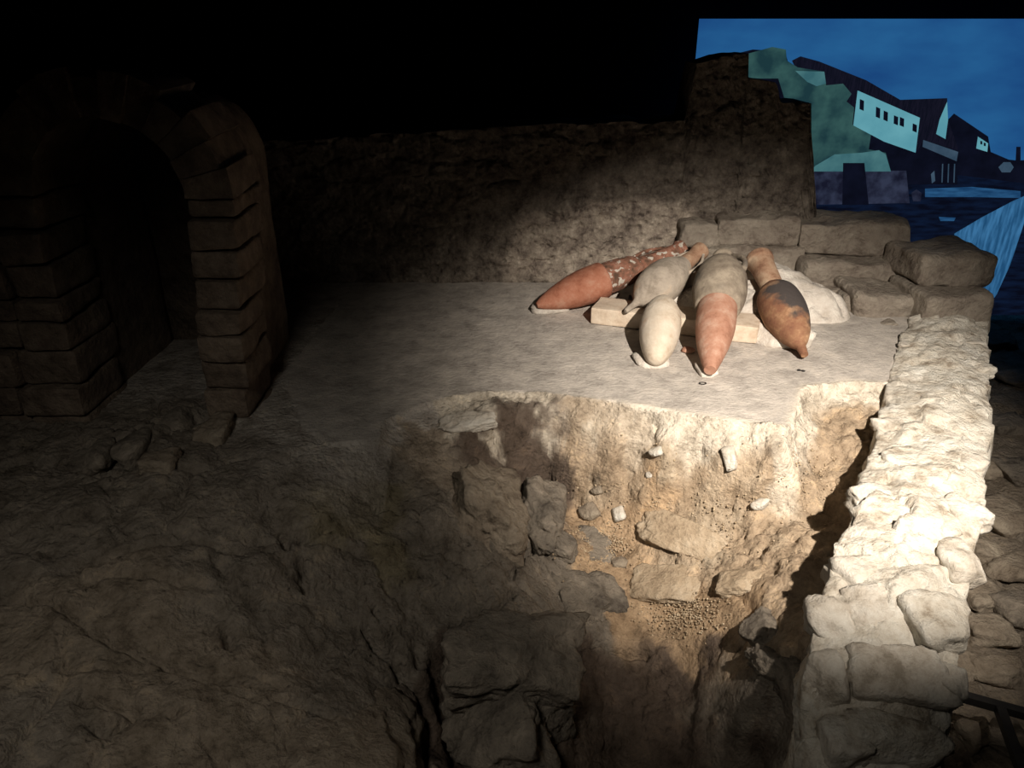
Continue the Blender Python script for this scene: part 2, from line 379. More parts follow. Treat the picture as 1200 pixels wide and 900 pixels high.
CRACKS = [  # pixel polylines, half width (m), depth (m)
 ([(430, 740), (458, 772), (486, 806), (500, 850), (496, 900)], .012, .09), ([(508, 790), (520, 830), (532, 870), (536, 900)], .022, .18), ([(462, 745), (448, 765)], .01, .05), ([(486, 760), (489, 778)], .014, .06), ([(470, 780), (460, 800)], .008, .04),
 ([(530, 738), (560, 730), (588, 712), (606, 690)], .010, .05), ([(510, 785), (520, 760), (530, 745)], .012, .06), ([(596, 675), (612, 645), (640, 628), (660, 618)], .010, .05), ([(520, 648), (540, 652), (552, 660)], .007, .03),
 ([(560, 800), (590, 796), (615, 810), (640, 805), (655, 795)], .008, .06), ([(655, 790), (662, 840), (640, 880)], .012, .10), ([(441, 715), (445, 722)], .012, .05),
 ([(352, 655), (357, 690)], .011, .08), ([(332, 620), (336, 645)], .009, .06), ([(350, 632), (385, 615)], .012, .05), ([(266, 735), (270, 755)], .016, .06),
 ([(105, 738), (150, 755), (205, 778), (240, 795), (290, 792), (330, 806)], .014, .05), ([(70, 782), (100, 770)], .01, .03), ([(95, 820), (130, 826), (155, 836)], .018, .05), ([(105, 850), (125, 860), (140, 845)], .014, .05), ([(200, 840), (215, 832)], .01, .03),
 ([(0, 700), (60, 705), (110, 740)], .010, .03), ([(320, 820), (380, 830), (420, 850)], .010, .03), ([(240, 860), (260, 890)], .012, .03),
 ([(88, 660), (150, 640), (205, 632)], .03, .03), ([(405, 640), (440, 650), (455, 690)], .007, .03), ([(430, 600), (455, 590), (470, 600)], .007, .03),
 ([(754, 598), (790, 625), (830, 660)], .010, .05), ([(745, 690), (780, 704), (812, 708)], .010, .04), ([(868, 690), (886, 718)], .012, .06), ([(905, 765), (928, 790), (950, 830)], .012, .05),
 ([(660, 760), (700, 752), (760, 770)], .012, .04), ([(640, 560), (680, 590)], .01, .04),
]
def build_ground():
    st = 0.0105
    xs = np.arange(-3.7, 2.75, st); ys = np.arange(0.7, 6.05, st)
    nx, ny = len(xs), len(ys)
    XX, YY = np.meshgrid(xs, ys, indexing='ij'); XY = np.stack([XX.ravel(), YY.ravel()], 1)
    N = len(XY)
    z, s = ground_base(XY)
    P3 = np.hstack([XY, z[:, None]])
    # kind weights from the nearest control points, edges broken up by noise
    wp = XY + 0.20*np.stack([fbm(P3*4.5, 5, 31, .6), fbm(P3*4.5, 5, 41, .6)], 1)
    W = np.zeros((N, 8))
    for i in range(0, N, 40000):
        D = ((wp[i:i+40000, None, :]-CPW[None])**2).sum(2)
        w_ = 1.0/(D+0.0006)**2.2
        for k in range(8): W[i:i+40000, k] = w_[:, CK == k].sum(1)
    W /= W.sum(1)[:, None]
    onp = 1-sstep(-0.02, 0.02, s)
    onp = onp*sstep(-1.25, -0.35, XY[:, 0]+0.25*fbm(P3*3, 4, 35))
    W = W*(1-onp)[:, None]; W[:, PL] += onp
    lb = poly_dist(XY, edge_world([(300, 420), (330, 440), (352, 500), (385, 520), (440, 514)]))   # mortar thins out into bare rock
    thin = (1-sstep(0.0, 0.55, lb+0.25*fbm(P3*4, 4, 37)))*(s > 0)*0.8*(XY[:, 0] < -0.6)
    W = W*(1-thin)[:, None]; W[:, PL] += thin
    rockm = W[:, RO]+W[:, YE]+0.7*W[:, TR]+0.35*W[:, DK]
    earth = W[:, EA]+0.6*W[:, SA]+W[:, DK]+0.8*W[:, LM]
    # blocky limestone: tilted facets in two sizes
    warp = np.stack([fbm(P3*2.3, 4, 51), fbm(P3*2.3, 4, 61)], 1)
    rel = np.zeros(N)
    for sc, amp, jo, sd in ((2.6, 0.050, 0.030, 5), (6.5, 0.020, 0.014, 8)):
        Q = XY*sc + warp*0.55
        f1, f2, off, cid = worley2(Q, sd)
        zz = np.zeros(N, np.int64)
        a = h3(cid[:, 0], cid[:, 1], zz, sd+1)-.5; b = h3(cid[:, 0], cid[:, 1], zz, sd+2)-.5; c = h3(cid[:, 0], cid[:, 1], zz, sd+3)-.5
        rel += amp*(1.6*a*off[:, 0]+1.6*b*off[:, 1]+1.0*c) * sstep(0.0, 0.25, f2-f1)
        rel -= jo*(1-sstep(0.0, 0.10, f2-f1))*(h3(cid[:, 0], cid[:, 1], zz, sd+9) > 0.35)
    rel += 0.035*fbm(P3*3.0, 5, 71) + 0.012*fbm(P3*11, 5, 75, 0.6)
    f1, f2, off, cid = worley2(XY*15+warp*1.0, 91)
    pk = h3(cid[:, 0], cid[:, 1], np.zeros(N, np.int64), 6)
    rel += 0.030*np.clip(pk-.62, 0, 1)*np.sqrt(np.clip(1-(f1/.46)**2, 0, 1))        # half-buried pebbles
    f1, f2, off, cid = worley2(XY*4.2+warp*0.9, 95)
    pk = h3(cid[:, 0], cid[:, 1], np.zeros(N, np.int64), 6)
    rel += 0.075*np.clip(pk-.45, 0, 1)*np.sqrt(np.clip(1-(f1/.5)**2, 0, 1))
    z = z + rel*rockm*0.9
    # crumbly earth: clods and ledges
    er = 0.020*fbm(P3*7, 5, 81, 0.6) + 0.012*np.abs(fbm(P3*16, 4, 85)) + 0.010*np.maximum(fbm(P3*28, 3, 88), 0)
    f1, f2, off, cid = worley2(XY*13+warp*1.5, 21)
    er += 0.018*(h3(cid[:, 0], cid[:, 1], np.zeros(N, np.int64), 3)-.5)*sstep(0, .2, f2-f1)
    z = z + er*earth
    z += W[:, PL]*(0.004*fbm(P3*5, 4, 95) + 0.0025*fbm(P3*18, 4, 97))
    for poly, hw, dp in CRACKS:
        C = np.array([on_ground(*q)[:2] for q in poly])
        lo = C.min(0)-0.15; hi = C.max(0)+0.15
        m = np.where((XY[:, 0] > lo[0]) & (XY[:, 0] < hi[0]) & (XY[:, 1] > lo[1]) & (XY[:, 1] < hi[1]))[0]
        if len(m) == 0: continue
        q = XY[m] + 0.018*np.stack([fbm(P3[m]*14, 3, 101), fbm(P3[m]*14, 3, 111)], 1)
        d = poly_dist(q, C)
        z[m] -= 1.35*dp*np.exp(-(d/max(hw*1.15, .012))**2)
    # colour: own colours of mortar, lime, earth, sand, rock; DK also paints the pit bottom's dimness
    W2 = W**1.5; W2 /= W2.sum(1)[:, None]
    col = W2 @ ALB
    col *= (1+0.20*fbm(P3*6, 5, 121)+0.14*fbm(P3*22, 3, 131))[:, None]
    limy = sstep(0.15, 0.5, fbm(P3*4.2, 5, 141))*(1-onp)*np.clip(W[:, EA]+W[:, LM], 0, 1)*0.5
    col = col*(1-limy[:, None]) + np.array((0.50, 0.43, 0.33))*limy[:, None]
    lip = sstep(-0.06, 0.0, s)*(1-sstep(0.05, 0.16, s+0.05*fbm(P3*9, 4, 151)))*sstep(-0.1, 1.1, XY[:, 0])*0.85
    col = col*(1-lip[:, None]) + np.array((0.60, 0.54, 0.45))*lip[:, None]
    V = np.column_stack([XY, z])
    # crusty relief along the surface normal, so that the steep faces get clods and flakes too
    Z = z.reshape(nx, ny); gx, gy = np.gradient(Z, st)
    Nn = np.stack([-gx.ravel(), -gy.ravel(), np.ones(N)], 1); Nn /= np.linalg.norm(Nn, axis=1)[:, None]
    f1, f2, off, cid = worley2(np.stack([V[:, 0]*11, (V[:, 2]-V[:, 1]*.6)*14], 1)+1.2*warp, 27)
    fl = h3(cid[:, 0], cid[:, 1], np.zeros(N, np.int64), 5)
    crust = 0.034*fbm(V*8, 5, 161, .66) + 0.026*np.maximum(fbm(V*21, 4, 165), 0) + 0.030*(fl-.4)*sstep(0, .12, f2-f1)
    crust2 = 0.022*fbm(V*5, 5, 171, .6) + 0.010*fbm(V*23, 4, 175, .6)
    V += Nn*(crust*np.clip(earth-W[:, SA]*.4, 0, 1) + crust2*rockm)[:, None]
    idx = np.arange(N).reshape(nx, ny)
    F = np.stack([idx[:-1, :-1], idx[1:, :-1], idx[1:, 1:], idx[:-1, 1:]], -1).reshape(-1, 4)
    cx = XY[F].mean(1)
    keep = (cx[:, 0] - (0.32 + 0.565*cx[:, 1])) < 0.02          # ends under the middle of the rubble wall
    keep |= cx[:, 1] > 4.6
    F = F[keep]
    fs = s[F].mean(1); fl = inside(XY[F].mean(1), PLAT)
    isfl = (fs < 0.0)
    for name, sel, mat, label in (('floor', isfl, M_floor, 'pale grey mortar floor slab with a broken front edge'),
                                  ('excavated_ground', ~isfl, M_ground, 'dim rocky ground and sandy pit dug down beside the mortar floor')):
        f = F[sel]; u, inv = np.unique(f, return_inverse=True)
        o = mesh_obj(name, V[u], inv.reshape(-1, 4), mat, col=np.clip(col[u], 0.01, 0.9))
        tag(o, label, kind='structure')
        if name == 'excavated_ground': G = o
    return G
GROUND = build_ground()

# ------------------------------------------------------------------ stones placed on a surface seen at a pixel
def surf_frame(px, py, fn, n=None):
    p = fn(px, py)
    if n is None:
        e = 0.09
        q = np.array([p[:2]+(e, 0), p[:2]-(e, 0), p[:2]+(0, e), p[:2]-(0, e)])
        zz = ground_base(q)[0]
        n = np.array([-(zz[0]-zz[1])/(2*e), -(zz[2]-zz[3])/(2*e), 1.0]); n[:2] *= 0.8; n /= np.linalg.norm(n)
    return p, np.asarray(n, float)
def stone_at(name, px, py, wpx, hpx, ang, thick, sink, mat, seed, fn=on_ground, n=None, parent=None, sub=4, **kw):
    """stone lying on the surface under a pixel; width and height in pixels give its size at that distance"""
    p, n = surf_frame(px, py, fn, n)
    dz = depth(p)
    right = np.array([1.0, 0, 0]); up = np.array([0, ST, CT])
    e1 = right*math.cos(ang) + up*math.sin(ang); e1 = e1 - n*(e1 @ n); e1 /= np.linalg.norm(e1)
    e2 = np.cross(n, e1)
    def pxl(v): return np.linalg.norm(project(p+v*0.01)-project(p))/0.01
    a = wpx/2/pxl(e1); b = min(hpx/2/pxl(e2), 2.2*a+0.05); c = thick/2
    return rock(name, p + n*(c - sink), np.array([e1, e2, n]), (a, b, c), mat, seed, parent, sub, **kw)

# bedrock lumps, parts of the ground
for i, (px, py, w_, h_, a, th, sk, m) in enumerate([
    (572, 590, 90, 110, .2, .30, .17, M_stone_t), (636, 606, 66, 72, 0, .22, .11, M_stone_g), (634, 586, 44, 28, -.3, .12, .06, M_stone_w),
    (606, 756, 180, 120, .1, .34, .22, M_stone_g), (640, 838, 90, 100, .2, .30, .22, M_stone_g),
    (572, 850, 130, 120, .1, .34, .26, M_stone_g), (430, 850, 150, 150, -.5, .30, .25, M_stone_t), (690, 690, 80, 100, .4, .22, .16, M_stone_g),
    (700, 640, 70, 60, .5, .12, .09, M_stone_g), (935, 805, 90, 60, -.5, .2, .14, M_stone_g), (900, 780, 70, 40, -.3, .16, .11, M_stone_g)]):
    stone_at('rock', px, py, w_, h_, a, th, sk, m, 200+i, parent=GROUND, sub=5, planes=9, power=30, rough=0.17, freq=2.6)

# ------------------------------------------------------------------ rubble wall running back on the right
LW = [(1066, 372, .03), (1045, 430, 0), (1028, 500, 0), (1006, 570, 0), (984, 640, -.02), (962, 700, -.06), (948, 770, -.14), (944, 830, -.25), (955, 900, -.38), (965, 980, -.55)]
RWL = [(1158, 372, .03), (1158, 430, 0), (1160, 500, 0), (1153, 570, 0), (1143, 640, -.02), (1132, 700, -.06), (1122, 770, -.14), (1114, 830, -.25), (1105, 900, -.38), (1098, 980, -.55)]
LWw = np.array([at_z(*q) for q in LW]); RWw = np.array([at_z(*q) for q in RWL])
def build_rubble_wall():
    ns = 210
    tt = np.linspace(0, len(LW)-1, ns)
    Ls = np.stack([np.interp(tt, np.arange(len(LW)), LWw[:, k]) for k in range(3)], 1)
    Rs = np.stack([np.interp(tt, np.arange(len(LW)), RWw[:, k]) for k in range(3)], 1)
    nl, nt_, nr = 26, 40, 26
    rows = []; nrm = []
    for i in range(ns):
        l, r = Ls[i], Rs[i]; across = (r-l); across[2] = 0; across /= np.linalg.norm(across)
        prof = []; nn = []
        for k in range(nl):
            f = k/nl; z = -1.25+(l[2]+1.25)*f
            prof.append(l - across*0.05*(1-f) + np.array([0, 0, z-l[2]])); nn.append(-across*(1 if k < nl-2 else .7)+np.array([0, 0, 0 if k < nl-2 else .7]))
        for k in range(nt_):
            f = k/(nt_-1); p = l*(1-f)+r*f; p = p+np.array([0, 0, 0.045*math.sin(math.pi*f)]); prof.append(p)
            c = abs(2*f-1)**6; nn.append(np.array([0, 0, 1])*(1-.4*c) + across*np.sign(f-.5)*.7*c)
        for k in range(nr):
            f = 1-(k+1)/nr; z = -1.25+(r[2]+1.25)*f
            prof.append(r + across*0.05*(1-f) + np.array([0, 0, z-r[2]])); nn.append(across)
        rows.append(prof); nrm.append(nn)
    V = np.array(rows).reshape(-1, 3); Nn = np.array(nrm).reshape(-1, 3)
    nv = nl+nt_+nr
    tq = np.repeat(tt, nv); ud = np.tile(np.arange(nv), ns)
    # rubble: lumps with joints, laid out on the unrolled skin
    sl = np.repeat(np.cumsum(np.concatenate([[0], np.linalg.norm(np.diff((Ls+Rs)/2, axis=0), axis=1)])), nv)
    wdt = 0.5*(ud-nl)/nt_; wdt = np.where(ud < nl, (ud-nl)/nl*1.2, np.where(ud >= nl+nt_, 0.5+(ud-nl-nt_)/nr*1.2, wdt))
    UV = np.stack([sl, wdt, np.zeros(len(sl))], 1)
    wr = np.stack([fbm(V*4, 3, 301), fbm(V*4, 3, 302), np.zeros(len(V))], 1)
    f1, f2, off, cid = worley2(UV*np.array([4.6, 5.2, 1])+wr*0.8, 33)
    zz = np.zeros(len(V), np.int64)
    hgt = h3(cid[:, 0], cid[:, 1], zz, 4)
    ta = h3(cid[:, 0], cid[:, 1], zz, 14)-.5; tb = h3(cid[:, 0], cid[:, 1], zz, 15)-.5
    d = (0.030*(hgt-.5)+0.07*(ta*off[:, 0]+tb*off[:, 1]))*sstep(0, .12, f2-f1) - 0.014*(1-sstep(0, .06, f2-f1))*(hgt > .4)
    d += 0.034*fbm(V*4.5, 5, 310, .55) + 0.014*fbm(V*17, 5, 320, .6)
    V = V + Nn*d[:, None]
    return mesh_obj('wall_rubble', V, grid_faces(ns, nv), M_rubble)
WALL_R = build_rubble_wall()
tag(WALL_R, 'low ruined rubble wall with bright spotlit top running back beside the pit', kind='structure')
def on_wall(px, py):
    z = np.interp(py, [q[1] for q in LW], [q[2] for q in LW]); return at_z(px, py, z)
wall_stones = [ # px, py, w, h, angle, thickness, sink
 (1090, 726, 76, 92, .3, .20, .10), (1022, 722, 62, 70, .1, .17, .10), (976, 726, 70, 60, -.2, .16, .09), (1050, 800, 130, 62, -.15, .20, .10), (1046, 868, 130, 62, -.1, .22, .11), (968, 800, 50, 60, .2, .18, .09),
 (984, 868, 54, 70, .1, .2, .1), (1010, 672, 74, 46, .1, .14, .09), (1070, 660, 66, 50, -.1, .14, .09), (1120, 660, 44, 54, .2, .14, .08), (1106, 800, 40, 60, .2, .16, .08), (1024, 630, 60, 44, .2, .12, .08), (1084, 612, 70, 46, -.2, .12, .085),
 (1128, 600, 46, 44, .1, .13, .08), (1030, 585, 56, 40, .3, .12, .08), (1090, 568, 60, 34, .1, .11, .08), (1060, 540, 56, 34, -.3, .11, .08), (1132, 545, 44, 36, .2, .12, .08), (1100, 515, 58, 28, 0, .10, .075), (1048, 500, 44, 28, .2, .11, .075),
 (1140, 490, 36, 30, .1, .11, .07), (1078, 478, 50, 24, -.2, .10, .075), (1118, 458, 46, 22, .1, .10, .07), (1064, 448, 38, 20, .2, .10, .07), (1145, 432, 34, 22, 0, .11, .07), (1098, 428, 46, 18, .1, .10, .07), (1072, 408, 38, 16, 0, .1, .065), (1128, 402, 50, 18, .1, .1, .065)]
for i, (px, py, w_, h_, a, th, sk) in enumerate(wall_stones):
    nrm = (0, -0.25 if py > 690 else -0.05, 1)
    nrm = np.array(nrm)/np.linalg.norm(nrm)
    stone_at('stone', px, py, w_, h_, a, th, sk, M_stone_w if i % 4 else M_rubble, 400+i, fn=on_wall, n=nrm, parent=WALL_R, planes=9, power=26, rough=0.11)

# ------------------------------------------------------------------ lower ground right of the rubble wall
def build_low_ground():
    st = 0.03
    xs = np.arange(0.9, 6.6, st); ys = np.arange(0.4, 8.0, st)
    XX, YY = np.meshgrid(xs, ys, indexing='ij'); XY = np.stack([XX.ravel(), YY.ravel()], 1); N = len(XY)
    P3 = np.hstack([XY, np.zeros((N, 1))])
    z = -0.95 + 0.05*fbm(P3*1.6, 5, 501) + 0.02*fbm(P3*9, 4, 505)
    f1, f2, off, cid = worley2(XY*3.4+0.4*np.stack([fbm(P3*3, 3, 1), fbm(P3*3, 3, 2)], 1), 44)
    z += 0.04*(h3(cid[:, 0], cid[:, 1], np.zeros(N, np.int64), 3)-.5)*sstep(0, .2, f2-f1) - 0.03*(1-sstep(0, .1, f2-f1))
    V = np.column_stack([XY, z]); nx, ny = len(xs), len(ys)
    idx = np.arange(N).reshape(nx, ny)
    F = np.stack([idx[:-1, :-1], idx[1:, :-1], idx[1:, 1:], idx[:-1, 1:]], -1).reshape(-1, 4)
    c = XY[F].mean(1); F = F[(c[:, 0] - (0.32+0.565*c[:, 1])) > -0.02]
    u, inv = np.unique(F, return_inverse=True)
    col = np.tile(np.array((0.24, 0.20, 0.155)), (len(u), 1))*(1+0.25*fbm(P3[u]*5, 4, 515))[:, None]
    return mesh_obj('lower_ground', V[u], inv.reshape(-1, 4), M_ground, col=col)
LOWG = build_low_ground()
tag(LOWG, 'lower stony ground on the far side of the rubble wall', kind='structure')
def on_low(px, py): return at_z(px, py, -0.93)
for i, (px, py, w_, h_, a, th, m) in enumerate([
    (1172, 610, 60, 60, .2, .16, M_stone_t), (1196, 560, 50, 50, 0, .14, M_stone_g), (1150, 650, 40, 40, .3, .14, M_stone_t), (1185, 670, 70, 44, -.3, .15, M_stone_t), (1150, 700, 50, 50, .1, .13, M_stone_t), (1195, 720, 60, 60, .2, .18, M_stone_g),
    (1160, 745, 60, 40, 0, .14, M_stone_t), (1170, 790, 70, 40, .1, .13, M_stone_t), (1165, 545, 50, 40, -.1, .14, M_stone_t), (1180, 500, 50, 34, .2, .13, M_stone_g), (1195, 445, 50, 30, 0, .12, M_stone_g), (1172, 400, 40, 26, .1, .12, M_stone_g),
    (1142, 862, 34, 40, .8, .12, M_stone_t), (1180, 870, 50, 50, .3, .12, M_stone_g), (1130, 780, 40, 50, .3, .12, M_stone_t), (1230, 640, 60, 60, .3, .15, M_stone_g)]):
    stone_at('stone', px, py, w_, h_, a, th, th*0.42, m, 600+i, fn=on_low, n=(0, 0, 1), parent=LOWG, sub=4, planes=8, power=26, rough=0.12)

# ------------------------------------------------------------------ ruined back wall
BY = 5.86
def build_back_wall():
    X0, X1 = -4.0, 2.33; ns, nh = 330, 90
    ss = np.linspace(X0, X1, ns)
    def top(x):
        # heights along the wall, stepping up to a taller remnant and down in breaks at its right end
        k = [(-4.0, 1.10), (-1.6, 1.06), (-0.7, 1.12), (0.0, 1.17), (1.28, 1.19), (1.32, 1.58), (1.50, 1.63), (1.70, 1.65), (1.712, 1.48), (1.92, 1.47), (1.97, 1.33), (2.20, 1.32), (2.21, 1.15), (2.33, .56)]
        return np.interp(x, [a for a, b in k], [b for a, b in k])
    T = top(ss); T = T + 0.02*fbm(np.stack([ss*7, ss*0, ss*0], 1), 3, 701)
    hs = np.linspace(0, 1, nh)
    V = np.array([(x, BY, -0.1 + (t+0.1)*h) for x, t in zip(ss, T) for h in hs])
    P = V.copy()
    wr = np.stack([fbm(P*3, 3, 711), fbm(P*3, 3, 712)], 1)
    f1, f2, off, cid = worley2(np.stack([P[:, 0]*3.6, P[:, 2]*6.5], 1)+wr*.5, 61)
    hh = h3(cid[:, 0], cid[:, 1], np.zeros(len(P), np.int64), 3)
    d = 0.03*(hh-.5)*sstep(0, .25, f2-f1) - 0.018*(1-sstep(0, .1, f2-f1)) + 0.035*fbm(P*4, 5, 721, .6) + 0.014*fbm(P*17, 4, 731)
    pit = sstep(0.25, 0.55, fbm(P*12, 3, 741)); d -= 0.03*pit
    V[:, 1] -= d
    V[:, 1] += 0.10*np.clip(V[:, 2], 0, 2)             # slight batter
    F = [tuple(f) for f in grid_faces(ns, nh)]
    # top and back
    topi = [i*nh+nh-1 for i in range(ns)]; b0 = len(V)
    bt = np.array([(x, BY+0.55, t) for x, t in zip(ss, T)]); bb = np.array([(x, BY+0.55, -.1) for x in ss])
    V = np.vstack([V, bt, bb])
    for i in range(ns-1):
        F.append((topi[i], topi[i+1], b0+i+1, b0+i)); F.append((b0+i, b0+i+1, b0+ns+i+1, b0+ns+i))
    e = ns-1; F.append(tuple([e*nh+j for j in range(nh)]+[b0+e, b0+ns+e]))
    # remains of pale plaster in a ragged outline, with the spotlit patch painted in
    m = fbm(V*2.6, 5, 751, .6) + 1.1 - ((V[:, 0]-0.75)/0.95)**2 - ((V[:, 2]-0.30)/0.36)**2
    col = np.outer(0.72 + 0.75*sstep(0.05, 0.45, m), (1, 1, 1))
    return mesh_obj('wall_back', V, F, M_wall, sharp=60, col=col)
tag(build_back_wall(), 'ruined back wall of pitted old plaster fading into the dark', kind='structure')

# ------------------------------------------------------------------ ashlar blocks on the right of the back wall
ASH = empty('wall_ashlar', (2.6, 5.6, 0)); tag(ASH, 'courses of large squared stone blocks at the foot of the projection', kind='structure')
def ash(x0, y0, x1, y1, Y, dep, seed, rz=0.0, mat=M_ashlar, r=.035):
    a = at_Y(x0, y1, Y); b = at_Y(x1, y0, Y); top = at_Y((x0+x1)/2, y0, Y)[2]; bot = at_Y((x0+x1)/2, y1, Y)[2]
    xm0 = at_Y(x0, (y0+y1)/2, Y)[0]; xm1 = at_Y(x1, (y0+y1)/2, Y)[0]
    c = ((xm0+xm1)/2, Y+dep/2, (top+bot)/2)
    return block('block', c, ((xm1-xm0)/2, dep/2, (top-bot)/2), rz, mat, seed, ASH, r=r, n=16, rough=.065, freq=3.6)
ash(843, 257, 936, 290, 5.72, .5, 801); ash(938, 262, 1069, 300, 5.66, .5, 802); ash(822, 291, 944, 322, 5.64, .5, 803); ash(946, 306, 1066, 348, 5.48, .6, 804)
ash(1074, 303, 1166, 338, 5.15, .5, 805, .03); ash(1002, 346, 1082, 385, 5.10, .5, 806, .05); ash(1080, 348, 1160, 392, 4.90, .55, 807); ash(960, 340, 1006, 372, 5.32, .4, 808); ash(1066, 302, 1078, 340, 5.5, .4, 809)
ash(990, 378, 1052, 405, 4.9, .4, 810); ash(800, 262, 844, 292, 5.74, .4, 811)
ash(985, 345, 1010, 378, 5.2, .3, 812)

# ------------------------------------------------------------------ arch on the left
AY, AX, AR, AZ, ATH, ADEP = 3.50, -1.81, 0.345, 1.14, 0.19, 0.42
ARCH = empty('wall_arch', (AX, AY, 0)); tag(ARCH, 'dark stone arch of wedge stones on rough piers', kind='structure')
nvous = 13
for k in range(nvous):
    a0 = math.pi*k/nvous + 0.004; a1 = math.pi*(k+1)/nvous - 0.004
    na, nr_, nd = 7, 5, 5
    rng = random.Random(900+k); oth = ATH + rng.uniform(-.03, .03); yo = rng.uniform(-.02, .02)
    bm = bmesh.new(); bmesh.ops.create_cube(bm, size=1.0); bmesh.ops.subdivide_edges(bm, edges=bm.edges[:], cuts=5, use_grid_fill=True)
    bm.verts.ensure_lookup_table(); U = np.array([v.co[:] for v in bm.verts])+.5; F = [[v.index for v in f.verts] for f in bm.faces]; bm.free()
    ang = a0+(a1-a0)*U[:, 0]; rr = AR+oth*U[:, 2]
    V = np.stack([AX+rr*np.cos(ang), AY+yo+ADEP*U[:, 1], AZ+rr*np.sin(ang)], 1)
    V += 0.014*np.stack([fbm(V*7+c*5, 3, 910+c) for c in range(3)], 1)
    mesh_obj('voussoir', local(V, ARCH), F, M_arch, ARCH, sharp=45)
rng = random.Random(5)
for side in (-1, 1):
    z = -0.12; kk = 0
    while z < AZ-0.03:
        hgt = min(rng.uniform(.11, .19), AZ-z)
        if AZ-(z+hgt) < .07: hgt = AZ-z
        inner = AX + side*(AR + (0.0 if side < 0 else -0.10*(1-max(z, 0)/AZ)))
        wid = ATH+.03 + (0.02*rng.random()) if side > 0 else 0.55
        cuts = [0, wid] if side > 0 else [0, rng.uniform(.2, .34), wid]
        for c0, c1 in zip(cuts[:-1], cuts[1:]):
            xc = inner+side*(c0+c1)/2
            block('stone', (xc, AY+ADEP/2+rng.uniform(-.025, .02), z+hgt/2), ((c1-c0)/2-.003, ADEP/2, hgt/2-.003), 0, M_arch, 930+kk*3+(50 if side > 0 else 0)+int(c0*10), ARCH, r=.022, n=8, rough=.02)
        z += hgt; kk += 1
# rubble wall left of the arch and the vaulted passage behind it
def relief_box(name, lo, hi, mat, label, seed, n=26, parent=None):
    P, F = rounded_box((np.array(hi)-np.array(lo))/2, .04, n, seed, .03, 4.0)
    c = (np.array(hi)+np.array(lo))/2
    o = mesh_obj(name, P, F, mat, sharp=50); o.location = tuple(c)
    if parent: o.parent = parent; o.location = tuple(c-np.array(parent.location))
    else: tag(o, label, kind='structure')
    return o
relief_box('wall_side', (-4.05, 3.52, -.15), (AX-AR-.5, 3.95, 1.55), M_arch, 'dark rough wall on the outer side of the stone arch', 951)
nvp, ndp = 30, 14
V = []
for j in range(ndp):
    y = AY+ADEP-.02 + 0.75*j/(ndp-1)
    prof = [(AX-AR-.03, -.08+(AZ+.08)*k/10) for k in range(10)] + [(AX+(AR+.03)*math.cos(math.pi-math.pi*k/nvp), AZ+(AR+.03)*math.sin(math.pi*k/nvp)) for k in range(nvp+1)] + [(AX+AR+.03, AZ-(AZ+.08)*(k+1)/10) for k in range(10)]
    V += [(x, y, z) for x, z in prof]
V = np.array(V); npf = len(prof); V[:, [0, 2]] += 0.03*np.stack([fbm(V*4, 4, 961), fbm(V*4, 4, 962)], 1)
F = grid_faces(ndp, npf); F.append(tuple((ndp-1)*npf+k for k in range(npf)))
tag(mesh_obj('wall_passage', V, F, M_arch), 'narrow vaulted passage in darkness behind the stone arch', kind='structure')
for i, (px, py, w_, h_, a) in enumerate([(157, 526, 42, 44, .3), (190, 548, 40, 30, 0), (208, 498, 46, 40, .2), (252, 508, 40, 30, 0), (118, 540, 30, 36, .2), (270, 480, 40, 34, 0)]):
    o = stone_at('fallen_stone', px, py, w_, h_, a, .15, .07, M_stone_t if i % 2 else M_stone_g, 970+i, sub=4, planes=8, power=26, rough=.12)
    tag(o, ['squarish grey stone fallen at the foot of the arch opening', 'flat tan stone lying in front of the arch opening', 'reddish shadowed grey stone by the right pier of the arch', 'flat tan stone against the foot of the arch pier', 'small grey stone by the inner foot of the broad arch pier', 'tan stone at the outer foot of the slim arch pier'][i], 'stone', 'stones fallen at the arch')

# ------------------------------------------------------------------ projection screen and its picture
SY = 7.6
def scr(px, py, k=0): return at_Y(px, py, SY-0.004*k)
s00 = scr(820, 28); top_z = s00[2]+0.0
SX0, SX1, SZ0, SZ1 = s00[0], 6.2, -0.9, scr(1000, 22)[2]
SCREEN = empty('projection_screen', ((SX0+SX1)/2, SY+.03, SZ0))
tag(SCREEN, 'large projection of ancient harbour houses under a blue dusk sky', 'screen')
E_sky = emission('projected_sky', (25, 68, 122), 1.0, (38, 96, 146), 0.7, (1, 1, 2.6))
E_dark = emission('projected_shadow', (9, 11, 22), 1.0, (14, 17, 32), 6)
E_roof = emission('projected_roof', (13, 15, 27), 1.0, (22, 22, 36), 9, (9, 1, 1))
E_navy = emission('projected_quay', (8, 11, 24), 1.0, (13, 24, 46), 5, (1, 1, 5))
E_green = emission('projected_ruin', (27, 54, 60), 1.0, (52, 86, 84), 5.5)
E_green2 = emission('projected_ruin_light', (52, 94, 102), 1.0, (72, 116, 120), 6)
E_white = emission('projected_white_wall', (84, 146, 160), 1.0, (98, 160, 172), 4)
E_grey = emission('projected_grey', (46, 66, 84), 1.0, (62, 82, 100), 6)
E_low = emission('projected_low_wall', (22, 24, 40), 1.0, (48, 54, 74), 9)
E_water = emission('projected_water', (30, 74, 112), 1.0, (58, 112, 156), 5, (7, 1, 1))
E_streak = emission('projected_streak', (22, 56, 92), 1.0, (40, 84, 124), 6, (1, 1, 6))
so = np.array(SCREEN.location)
box_struct('screen_panel', np.array((SX0, SY+.003, SZ0))-so, np.array((SX1, SY+.04, SZ1))-so, E_sky, kind=None, parent=SCREEN)
